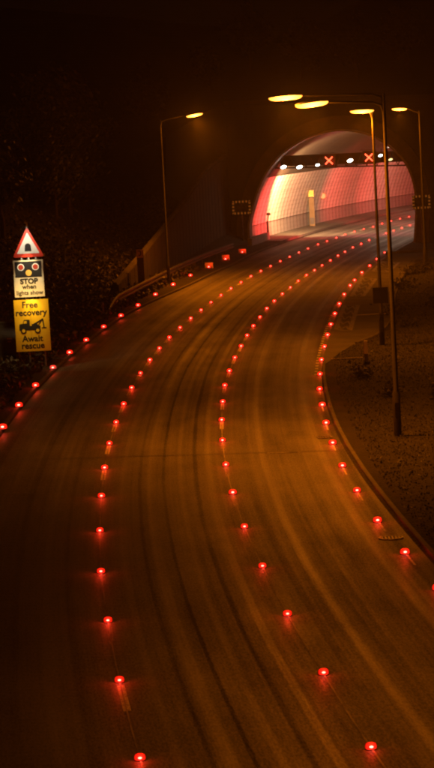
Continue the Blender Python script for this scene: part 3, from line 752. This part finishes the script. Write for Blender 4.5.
ROWS = [('road_stud', PL, 'glowing red stud on the left of the two lane lines', 'red studs along the left lane line', 0, 1.1),
        ('road_stud', PR, 'glowing red stud on the right of the two lane lines', 'red studs along the right lane line', 0, 1.12),
        ('road_stud', PE, 'glowing red stud along the right-hand kerb of the road', 'red studs beside the right kerb', 0, 1.25),
        ('road_stud', PW, 'glowing red stud along the left-hand kerb of the road', 'red studs beside the left kerb', .14, 1.5)]
SPECIAL = {(0, 0): 'nearest red stud of the left lane line, at the bottom of the picture', (1, 0): 'nearest red stud of the right lane line, at the bottom right',
           (2, 0): 'red stud by the right kerb cut by the edge of the picture', (2, 1): 'large bright red stud by the right kerb just past the oval drain cover', (3, 0): 'red stud by the left kerb at the very edge of the picture',
           (3, 3): 'dim whitish-red stud by the left kerb just below the yellow recovery sign', (2, 22): 'last red stud of the right kerb row, beside the tall lamp posts'}
ldat = {}
def stud_light(e):
    if e not in ldat:
        l = bpy.data.lights.new('stud_glow', 'POINT'); l.energy = e; l.color = (1.0, .03, .008); l.shadow_soft_size = .04; ldat[e] = l
    return ldat[e]
VAR = []
for ri, (nm, pts, lab, grp, up, k) in enumerate(ROWS):
    proto = stud_proto(nm, lab, grp)
    if not VAR:
        for f_ in (.7, .85):
            pr_ = []
            for nme in ('lens', 'diode'):
                src = [c for c in proto.children if c.name.startswith(nme)][0].data; me_ = src.copy(); m_ = src.materials[0].copy(); me_.materials[0] = m_
                if nme == 'diode': m_.node_tree.nodes['Principled BSDF'].inputs['Emission Strength'].default_value *= f_
                else: [n_ for n_ in m_.node_tree.nodes if n_.type == 'MAP_RANGE'][0].inputs[3].default_value *= f_
                pr_.append(me_)
            VAR.append(pr_)
    for i, (x, y) in enumerate(pts):
        p = G(x, y+ (1.0 if y > 500 else .4), up)
        o = proto if i == 0 else copy_tree(proto)
        o.location = (p[0], p[1], p[2]+(.002 if up == 0 else -.02)); s, d = SD(p); o.rotation_euler.z = -head(s)*.5
        D = p[1]; sz = k*(.9 if p[1] < 60 else 1.0)*(1.0+random.uniform(-.06, .06)); o.scale = (sz, sz, sz)
        o['label'] = SPECIAL.get((ri, i), lab)
        q_ = random.random()
        if q_ < .45 and (ri, i) != (3, 3):
            v_ = 0 if q_ < .2 else 1
            for ch in o.children:
                if ch.name.startswith('lens'): ch.data = VAR[v_][0]
                if ch.name.startswith('diode'): ch.data = VAR[v_][1]
        e = 3.4*random.uniform(.75, 1.2)*(.35 if (ri, i) == (3, 3) else 1)
        lo = bpy.data.objects.new('glow', stud_light(round(e, 1))); COL.objects.link(lo); lo.parent = o; lo.location = (0, -.13, .14)
        if (ri, i) == (3, 3): 
            for ch in o.children:
                if ch.name.startswith('lens'): ch.data = ch.data.copy(); ch.data.materials[0] = emit('dim_lens', (1, .12, .08), .35)

# reflecting marker plates behind the last three studs by the left barrier
for k, (x, y) in enumerate(PW[-3:]):
    p = G(x-1, y+1, .1); 
    mb = MB(); mb.box((0, .22, .16), (.62, .06, .44 if k != 2 else .34)); 
    o = mb.build('marker_plate', surf('pale_plate_%d' % k, (.45, .42, .38), (.6, .56, .5), 5, .5, bump=0)); o.location = tuple(p); o.rotation_euler.z = -.45
    tag(o, 'small plate glowing red behind a kerb stud, ' + ('nearest of the three before the tunnel', 'middle of the three before the tunnel', 'last before the tunnel mouth')[k], 'marker plate', 'plates behind the last left kerb studs')

# ------------------------------------------------------------------ crash barrier on the left
bs0, bs1 = SD(G(118, 318))[0], SD(G(250, 252))[0]
def dbar(s): return -4.85-.45*sstep(95, 130, s)
o0 = P(bs0, dbar(bs0), .1)
bar = thing('crash_barrier', 'long steel crash barrier along the left kerb leading to the tunnel', 'barrier', o0, 0); bl = Vector(o0)
prof = [(.0, .28), (-.08, .34), (-.08, .42), (0, .47), (0, .50), (-.08, .55), (-.08, .63), (0, .69)]
rows = []
for s in np.arange(bs0, bs1, 1.5):
    k = sstep(bs0, bs0+6, s)
    rows.append([tuple(Vector(P(s, dbar(s)-a, .1+z*k+.02))-bl) for a, z in prof])
mb = MB(); mb.grid(rows); mb.build('rail', surf('dull_barrier_steel', (.045, .042, .04), (.09, .085, .08), 3, .6, metal=.2, bump=0), bar, smooth=False)
s = bs0+1
while s < bs1:
    mb = MB(); c = Vector(P(s, dbar(s)-.12, .1))-bl; mb.box((c.x, c.y, c.z+.3), (.1, .14, .7)); mb.build('post', STEEL, bar); s += 3.2

# ------------------------------------------------------------------ left roadside signs
S_base = G(36, 367, .1); 
sg = thing('road_sign', 'signpost carrying a red triangle over a stop plate and a yellow recovery plate', 'sign', tuple(S_base), math.radians(-2))
def loc_of(px, py):
    d = (px-217)*CX-(py-384)*CY+F*CF; t = (S_base[1])/(d[1]); p = CAM+t*d; return p-S_base
WHITEF = surf('white_sign_face', (.60, .60, .55), (.70, .70, .64), 1.5, .45, bump=0); REDF = surf('red_sign_face', (.50, .03, .015), (.60, .045, .02), 2, .45, bump=0)
YEL = surf('yellow_sign_face', (.62, .40, .015), (.80, .52, .02), 1.1, .4, bump=0, stretch=(1, 1, 1)); BLK = surf('black_sign_ink', (.008, .008, .008), (.014, .014, .012), 3, .5, bump=0)
CREAM = surf('cream_sign_face', (.66, .56, .34), (.78, .68, .44), 1.5, .45, bump=0)
def flatpoly(mb, pts, y0, y1): mb.prism(pts, y0, y1)
tri_c = loc_of(27.5, 242); cx, cz = tri_c[0], tri_c[2]
def rounded_tri(w_, h_, r, n=6):
    pts = [(-w_/2, -h_/2), (w_/2, -h_/2), (0, h_/2)]; o = []
    for i in range(3):
        p = Vector(pts[i]); a = (Vector(pts[i-1])-p).normalized(); b__ = (Vector(pts[(i+1) % 3])-p).normalized()
        p0 = p+a*r*1.5; p1 = p+b__*r*1.5
        for k in range(n+1):
            t = k/n; q = p0*(1-t)**2+p*2*t*(1-t)+p1*t**2; o.append((q.x+cx, q.y+cz))
    return o
mb = MB(); mb.prism(rounded_tri(1.34, 1.27, .07), -.03, .0); tri = mb.build('warning_triangle', REDF, sg)
mb = MB(); mb.prism([(x, z-.035) for x, z in [(cx+(a-cx)*.72, cz+(b-cz)*.72) for a, b in rounded_tri(1.34, 1.25, .05)]], -.036, -.031); mb.build('white_face', WHITEF, tri)
mb = MB(); aw = .125; ah = .21; b0 = cz-.385
mb.prism([(cx-aw-.02, b0), (cx+aw+.02, b0)]+[(cx+(aw)*math.cos(a), b0+ah+.10*math.sin(a)*1.2) for a in np.linspace(0, math.pi, 12)], -.044, -.038); mb.build('tunnel_symbol', BLK, tri)
# stop plate
s1c = loc_of(28.8, 278.5); ax, az = s1c[0], s1c[2]; sw_, sh_ = 1.27, 1.56
mb = MB(); mb.box((ax, -.015, az), (sw_, .03, sh_)); pl1 = mb.build('stop_plate', CREAM, sg)
mb = MB(); mb.box((ax, -.036, az+.40), (sw_-.14, .01, .66)); mb.build('black_panel', BLK, pl1)
DISCR = surf('dull_red_disc', (.26, .025, .012), (.32, .035, .016), 3, .5, bump=0)
AMB = surf('amber_disc', (.75, .42, .08), (.85, .5, .1), 3, .4, bump=0)
for dx, dz, m_, nm in ((-.31, .49, REDF, 'red_disc'), (.31, .49, REDF, 'red_disc')):
    mb = MB(); disc(mb, ax+dx, az+dz, .145, -.046, -.041); mb.build('disc_rim', WHITEF, pl1)
    mb = MB(); disc(mb, ax+dx, az+dz, .112, -.052, -.047); mb.build(nm, DISCR, pl1)
mb = MB(); disc(mb, ax+.01, az+.24, .13, -.046, -.041); mb.build('amber_disc', AMB, pl1)
text('lettering_stop', 'STOP', .31, BLK, pl1, (ax, -.036, az-.215), .015)
text('lettering_when', 'when', .27, BLK, pl1, (ax, -.036, az-.43), .009)
text('lettering_lights_show', 'lights show', .25, BLK, pl1, (ax, -.036, az-.68), .006)
# yellow plate
s2c = loc_of(32.3, 325.3); ax, az = s2c[0], s2c[2]; sw_, sh_ = 1.47, 2.20
mb = MB(); mb.box((ax, -.015, az), (sw_, .03, sh_)); pl2 = mb.build('recovery_plate', YEL, sg)
for tx, zz, sz_, nm in (('Free', .76, .37, 'lettering_free'), ('recovery', .43, .37, 'lettering_recovery'), ('Await', -.68, .37, 'lettering_await'), ('rescue', -.98, .37, 'lettering_rescue')):
    text(nm, tx, sz_, BLK, pl2, (ax-(.02 if tx != 'Free' else .06), -.034, az+zz), .010)
mb = MB()
T = lambda pts: mb.prism([(ax+x, az+z) for x, z in pts], -.040, -.034)
T([(-.56, -.20), (.34, -.20), (.34, -.02), (-.20, -.02), (-.56, -.02)])            # chassis
T([(-.56, -.02), (-.54, .07), (-.40, .09), (-.36, .22), (-.33, .25), (-.12, .25), (-.10, .22), (-.10, -.02)])   # cab
T([(-.02, -.02), (-.02, .06), (.20, .06), (.30, -.02)])
T([(.02, .05), (.42, .26), (.46, .22), (.10, .02)])                                 # jib
T([(.42, .28), (.48, .28), (.52, -.12), (.47, -.12)]); T([(.40, -.10), (.60, -.10), (.60, -.14), (.40, -.14)])
T([(.22, -.02), (.26, -.02), (.45, .22), (.41, .24)])
mb.build('tow_truck_symbol', BLK, pl2)
mb = MB(); mb.prism([(ax-.37, az+.09), (ax-.335, az+.20), (ax-.23, az+.20), (ax-.23, az+.09)], -.046, -.041); mb.build('truck_window', YEL, pl2)
for x in (-.38, .22):
    mb = MB(); disc(mb, ax+x, az-.22, .125, -.048, -.034); mb.build('truck_wheel', BLK, pl2)
    mb = MB(); disc(mb, ax+x, az-.22, .070, -.054, -.049); mb.build('wheel_hub', YEL, pl2)
topz = loc_of(25.5, 223)[2]
for x in (-.33, .33):
    mb = MB(); mb.tube([(cx+.12+x, .09, 0), (cx+.04+x*.9, .09, cz-.3)], .045, 8); mb.build('post', STEEL, sg)
mb = MB(); mb.tube([(cx-.01, .04, cz-.3), (cx-.01, .04, topz-.02), (cx-.01, .0, topz)], [.04, .04, .05], 8); mb.build('top_stub', surf('pale_cap', (.5, .5, .5), (.6, .6, .6), 3, .5, bump=0), sg)
BRK = surf('bare_bracket', (.35, .35, .35), (.5, .5, .5), 3, .5, metal=.4, bump=0)
for x in (-.3, .0, .3):
    mb = MB(); mb.box((cx+x, -.0, cz-.70), (.06, .05, .09)); mb.build('clamp', BRK, sg)
# sign lights on short outreach arms
def sign_light(px, py, out_, e, col, tgt, nm, cone=75):
    q = loc_of(px, py); mb = MB(); mb.tube([(q[0], .02, q[2]), (q[0], -out_, q[2]+.05)], .012, 6); mb.box((q[0], -out_, q[2]+.05), (.12, .05, .03)); mb.build(nm, DARK, sg)
    l = light('sign_lamp', 'SPOT', sg, (q[0], -out_-.02, q[2]+.02), e, col, spot_size=math.radians(cone), spot_blend=.8, shadow_soft_size=.05); t_ = Vector(loc_of(*tgt))-Vector((q[0], -out_, q[2])); aim(l, (t_.x, out_, t_.z)); return l
tl_ = sign_light(25.5, 222.5, 1.1, 230, (1.0, .84, .60), (27.9, 243.5), 'sign_light', 62)
q_ = loc_of(25.5, 222.5); l2 = light('sign_fill_lower', 'SPOT', sg, (q_[0], -1.12, q_[2]+.02), 900, (1.0, .78, .46), spot_size=math.radians(31), spot_blend=.5, shadow_soft_size=.05)  # added fill spot without its own fitting, for the stop plate
t2 = Vector(loc_of(28.8, 279))-Vector((q_[0], -1.12, q_[2])); aim(l2, (t2.x, 1.12, t2.z))
sign_light(29.5, 297.5, .55, 60, (1.0, .62, .16), (32, 306), 'sign_light')
light('plate_fill', 'SPOT', sg, (ax-.1, -1.5, az+2.2), 200, (1.0, .60, .18), spot_size=math.radians(95), spot_blend=1.0, shadow_soft_size=.1).rotation_euler = (math.radians(38), 0, 0)  # fill light without a fitting, added to brighten both plates

# cabinet at the left edge
cb = G(5, 364, .1); o = thing('equipment_cabinet', 'dark equipment cabinet cut by the left edge beside the yellow recovery sign', 'cabinet', tuple(cb+np.array([-.35, 1.2, 0])), 0)
mb = MB(); mb.box((0, 0, .9), (1.75, .6, 1.6)); body = mb.build('body', surf('brown_cabinet_paint', (.05, .045, .04), (.09, .08, .07), 2, .6, bump=.05), o)
mb = MB(); mb.box((0, 0, 1.73), (1.85, .7, .06)); mb.build('lid', STEEL, o)
mb = MB(); mb.box((0, 0, .05), (1.6, .5, .1)); mb.build('plinth', KERB, o)
for x in (-.43, .43):
    mb = MB(); mb.box((x, -.31, .88), (.82, .03, 1.45)); dr = mb.build('door', surf('cabinet_door_paint', (.055, .05, .045), (.10, .09, .08), 2, .6, bump=.05), o)
    mb = MB(); mb.box((x-.33*(1 if x > 0 else -1), -.34, .9), (.03, .04, .16)); mb.build('handle', BLACK, dr)
mb = MB(); mb.box((.52, -.33, 1.0), (.22, .012, .06)); mb.box((.52, -.33, .88), (.16, .012, .05)); mb.build('notice', surf('orange_notice', (.5, .2, .03), (.6, .25, .05), 4, .5, bump=0), o)

# marker post with a small number plate
mp_ = G(142, 290, .1); o = thing('marker_post', 'wooden marker post with a small yellow plate on the left verge', 'marker post', tuple(mp_), 0)
mb = MB(); mb.box((0, 0, 1.2), (.42, .12, 2.5)); mb.build('post', WOOD, o)
mb = MB(); mb.box((-.02, -.08, 2.25), (.40, .03, .52)); pt = mb.build('plate', YEL, o)
mb = MB(); 
mb.tube([(-.10+.08+.12*math.cos(a)-.04, -.105, 2.28+.15*math.sin(a)) for a in np.linspace(2.2, -1.9, 10)], .028, 6); mb.build('symbol', BLK, pt)
# pale bollard on the right verge
b_ = G(366.5, 362, .1); o = thing('bollard', 'short pale-topped marker bollard on the grass just below the layby', 'bollard', tuple(b_), 0)
mb = MB(); mb.box((0, 0, .42), (.16, .10, .84)); mb.build('post', surf('bollard_body', (.07, .06, .05), (.1, .09, .08), 4, .6, bump=0), o)
mb = MB(); mb.prism([(-.085, .35), (.085, .35), (.07, .90), (-.07, .90)], -.065, .055); mb.build('reflector_cap', surf('bollard_white', (.75, .70, .62), (.82, .78, .70), 4, .5, bump=0), o)
# drain covers and gully gratings
def cover(name, px, py, wd, ln, lab, cat='drain cover', up=.01, oval=False, rz=0, bright=False):
    g_ = G(px, py, up); o = thing(name, lab, cat, tuple(g_), rz)
    m_ = surf('cast_iron_'+str(px), (.30, .28, .25) if bright else (.12, .11, .10), (.40, .38, .34) if bright else (.30, .28, .25), 6, .4, metal=.0 if bright else .3, bump=.3)
    mb = MB()
    if oval:
        n = 24; rows = [[(math.cos(a)*wd/2*k, math.sin(a)*ln/2*k, z) for a in np.linspace(0, 2*math.pi, n+1)] for k, z in ((1, 0), (1, .02), (.86, .02), (.84, .005))]
        mb.grid(rows)
    else:
        for (x, y, a, b) in ((0, ln/2, wd, .05), (0, -ln/2, wd, .05), (wd/2, 0, .05, ln), (-wd/2, 0, .05, ln)): mb.box((x, y, .01), (a+.05*(a > b), b, .024))
    mb.build('frame', m_, o)
    mb = MB()
    k = max(3, int(wd/.09))
    for i in range(k): mb.box((-wd/2*.8+(i+.5)*wd*.8/k, 0, .006), (wd*.8/k*.5, ln*.72, .012))
    mb.build('grating', m_, o)
cover('drain_cover', 391, 538, .62, .5, 'oval iron drain cover in the road by the nearest right-kerb studs', oval=True)
cover('drain_cover', 324.5, 437.5, .42, .42, 'small iron gully grating by the right kerb at the foot of the bend', rz=.1)
cover('channel_cover', 371, 314.5, 1.5, .14, 'long thin pale channel cover across the layby beneath the small dark sign', 'drain cover', .135, bright=True)
cover('channel_cover', 347, 358.5, 1.25, .14, 'short pale channel cover on the grass left of the bollard', 'drain cover', .125, bright=True)
cover('channel_cover', 405.5, 272.5, .8, .16, 'small pale channel cover at the back edge of the layby', 'drain cover', .14, bright=True)

# ------------------------------------------------------------------ vegetation
def ground_h(s, d): return hillh(s, d)
def tree_mesh(seed, H_, kind):
    r = np.random.default_rng(seed); mb = MB(); pts = [(0, 0, 0)]
    for k in range(1, 6): pts.append((r.normal(0, .12)*k*.5, r.normal(0, .12)*k*.5, H_*.78*k/5))
    mb.tube(pts, [H_*.022*(1.05-k/6.2) for k in range(6)], 8); tips = []
    for k in range(11):
        t = r.uniform(.25, .95); z = H_*.78*t; a = r.uniform(0, 6.28); L_ = H_*r.uniform(.2, .36)*(1.1-t*.5)
        b0 = Vector((np.interp(z, [p[2] for p in pts], [p[0] for p in pts]), np.interp(z, [p[2] for p in pts], [p[1] for p in pts]), z))
        m1 = b0+Vector((math.cos(a)*L_*.5, math.sin(a)*L_*.5, L_*.35)); e = b0+Vector((math.cos(a)*L_, math.sin(a)*L_, L_*.8))
        mb.tube([b0, m1, e], [H_*.009, H_*.006, H_*.002], 5, caps=False); tips += [m1, e]
        for q in range(2):
            e2 = m1+Vector(r.normal(0, L_*.35, 3))+Vector((0, 0, L_*.25)); mb.tube([m1, e2], [H_*.004, H_*.0015], 4, caps=False); tips.append(e2)
    tips.append(Vector(pts[-1])); tips.append(Vector((0, 0, H_*.9)))
    lv = MB(); 
    for t in tips:
        n = int(r.integers(28, 60)); sg_ = H_*.062
        for q in range(n):
            c = t+Vector(r.normal(0, sg_, 3)); u = Vector(r.normal(0, 1, 3)).normalized(); v = u.orthogonal().normalized(); w_ = u.cross(v); L_ = r.uniform(.10, .24)
            lv.poly([c-v*L_, c+w_*L_*.45, c+v*L_, c-w_*L_*.45])
    return mb, lv
protos = []
for i in range(4):
    H_ = (8, 10, 7, 5)[i]; tm, lm = tree_mesh(40+i, H_, 0)
    t = thing('tree', '', 'tree', (0, 0, -100)); a = tm.build('trunk', BARK, t, smooth=True); b = lm.build('crown', LEAF if i % 2 == 0 else LEAF2, t); protos.append(t)
used = set()
spots = []
r = np.random.default_rng(5)
for s in np.arange(30, 143, 6.0): spots.append((s+r.uniform(-2, 2), -r.uniform(12.5, 20)-max(0, (s-90))*.05, 'leafy tree on the dark left bank above the road', 'trees on the left bank'))
for s in np.arange(45, 146, 12.0): spots.append((s+r.uniform(-3, 3), -r.uniform(23, 32), 'tall tree high on the left bank behind the front row', 'trees high on the left bank'))
for d in np.arange(-18, 34, 5.0): spots.append((s_mouth(d)+r.uniform(6, 14), d+r.uniform(-1.5, 1.5), 'dark tree growing on the hill above the tunnel mouth', 'trees above the tunnel'))
for s in (62, 78, 90, 103, 115, 129): spots.append((s, r.uniform(17.5, 22), 'dark tree at the right edge behind the lamp posts', 'trees on the right bank'))
for k, (s, d, lab, grp) in enumerate(spots):
    j = int(r.integers(0, 4)) if 'hill' not in lab else int(r.integers(2, 4))
    if j in used: o = copy_tree(protos[j])
    else: o = protos[j]; used.add(j)
    x, y, z = P(s, d); h_ = ground_h(s, d); o.location = (x, y, z+h_-.15); o.rotation_euler = (0, 0, r.uniform(0, 6.28)); q = r.uniform(.8, 1.15); o.scale = (q, q, q*r.uniform(.9, 1.1))
    o['label'] = lab; o['group'] = grp
for j, t in enumerate(protos):
    if j not in used:
        for c in list(t.children): bpy.data.objects.remove(c)
        bpy.data.objects.remove(t)
# ivy and rough grass: small leaves over the verges
def cover_leaves(name, label, n, fs, m_, size=(.05, .13), hgt=.25):
    mb = MB(); r = np.random.default_rng(len(name)); k = 0
    while k < n:
        s, d = fs(r)
        h0 = ground_h(s, d); x, y, z = P(s, d); c = Vector((x, y, z+h0+abs(r.normal(0, hgt*.5))))
        u = Vector(r.normal(0, 1, 3)); u.z += .8; u.normalize(); v = u.orthogonal().normalized(); w_ = u.cross(v); a = r.uniform(0, 6.28); v2 = v*math.cos(a)+w_*math.sin(a); w2 = u.cross(v2); L_ = r.uniform(*size)
        mb.poly([c-v2*L_, c+w2*L_*.5, c+v2*L_, c-w2*L_*.5]); k += 1
    o = mb.build(name, m_); o['kind'] = 'stuff'; o['label'] = label; return o
def right_f(r):
    while True:
        s = r.uniform(-5, 125); d = r.uniform(7.95, 24); x, y, z = P(s, d)
        # keep the layby clear
        if point_in((x, y)): continue
        cl = math.sin(x*1.1+y*.35)*math.sin(y*.5-x*.6)
        if d < 10 or r.uniform(-1, 1) < cl+1.1: return s, d
LPX = [(a[0], a[1]) for a in lp+ed_pts]
def point_in(p):
    x, y = p; c = False; n = len(LPX)
    for i in range(n):
        x1, y1 = LPX[i]; x2, y2 = LPX[i-1]
        if (y1 > y) != (y2 > y) and x < (x2-x1)*(y-y1)/(y2-y1)+x1: c = not c
    return c
cover_leaves('undergrowth', 'low ivy and leaf litter covering the right-hand verge', 120000, right_f, LEAF3, (.02, .05), .05)
def left_f(r):
    while True:
        s = r.uniform(10, 150); d = -4.3-abs(r.normal(0, 5.5))
        if s > 118 and d > -8.5: continue
        return s, d
cover_leaves('rough_grass', 'rough grass and weeds on the left verge and bank', 36000, left_f, LEAF2, (.06, .18), .35)

_cr = np.random.default_rng(77); TUFT = []
while len(TUFT) < 90:
    s_, d_ = right_f(_cr)
    if d_ > 8.6 and math.hypot(s_-57, d_-9.3) > 5: TUFT.append((s_, d_, _cr.uniform(.12, .42)))
def tuft_f(r):
    s, d, q = TUFT[int(r.integers(0, len(TUFT)))]
    return s+r.normal(0, q), d+r.normal(0, q)
cover_leaves('weeds', 'scattered weeds and low scrub standing in the right-hand verge', 16000, tuft_f, LEAF3, (.05, .12), .55)

# ------------------------------------------------------------------ thin haze added to give the lamps a glow, in place of lens glare
mb = MB(); x0, x1, y0, y1, z0, z1 = -340, 390, -130, 430, -12, 62
mb.box(((x0+x1)/2, (y0+y1)/2, (z0+z1)/2), (x1-x0, y1-y0, z1-z0))
hm = bpy.data.materials.new('glow_haze'); hm.use_nodes = True; hn = hm.node_tree; hn.nodes.clear()
ho = hn.nodes.new('ShaderNodeOutputMaterial'); hv = hn.nodes.new('ShaderNodeVolumePrincipled'); hn.links.new(hv.outputs[0], ho.inputs['Volume'])
hv.inputs['Density'].default_value = .00065; hv.inputs['Color'].default_value = (.9, .9, .9, 1); hv.inputs['Anisotropy'].default_value = .45
hz = mb.build('haze', hm); hz['kind'] = 'stuff'; hz['label'] = 'thin added haze that gives the sodium lamps their glow'
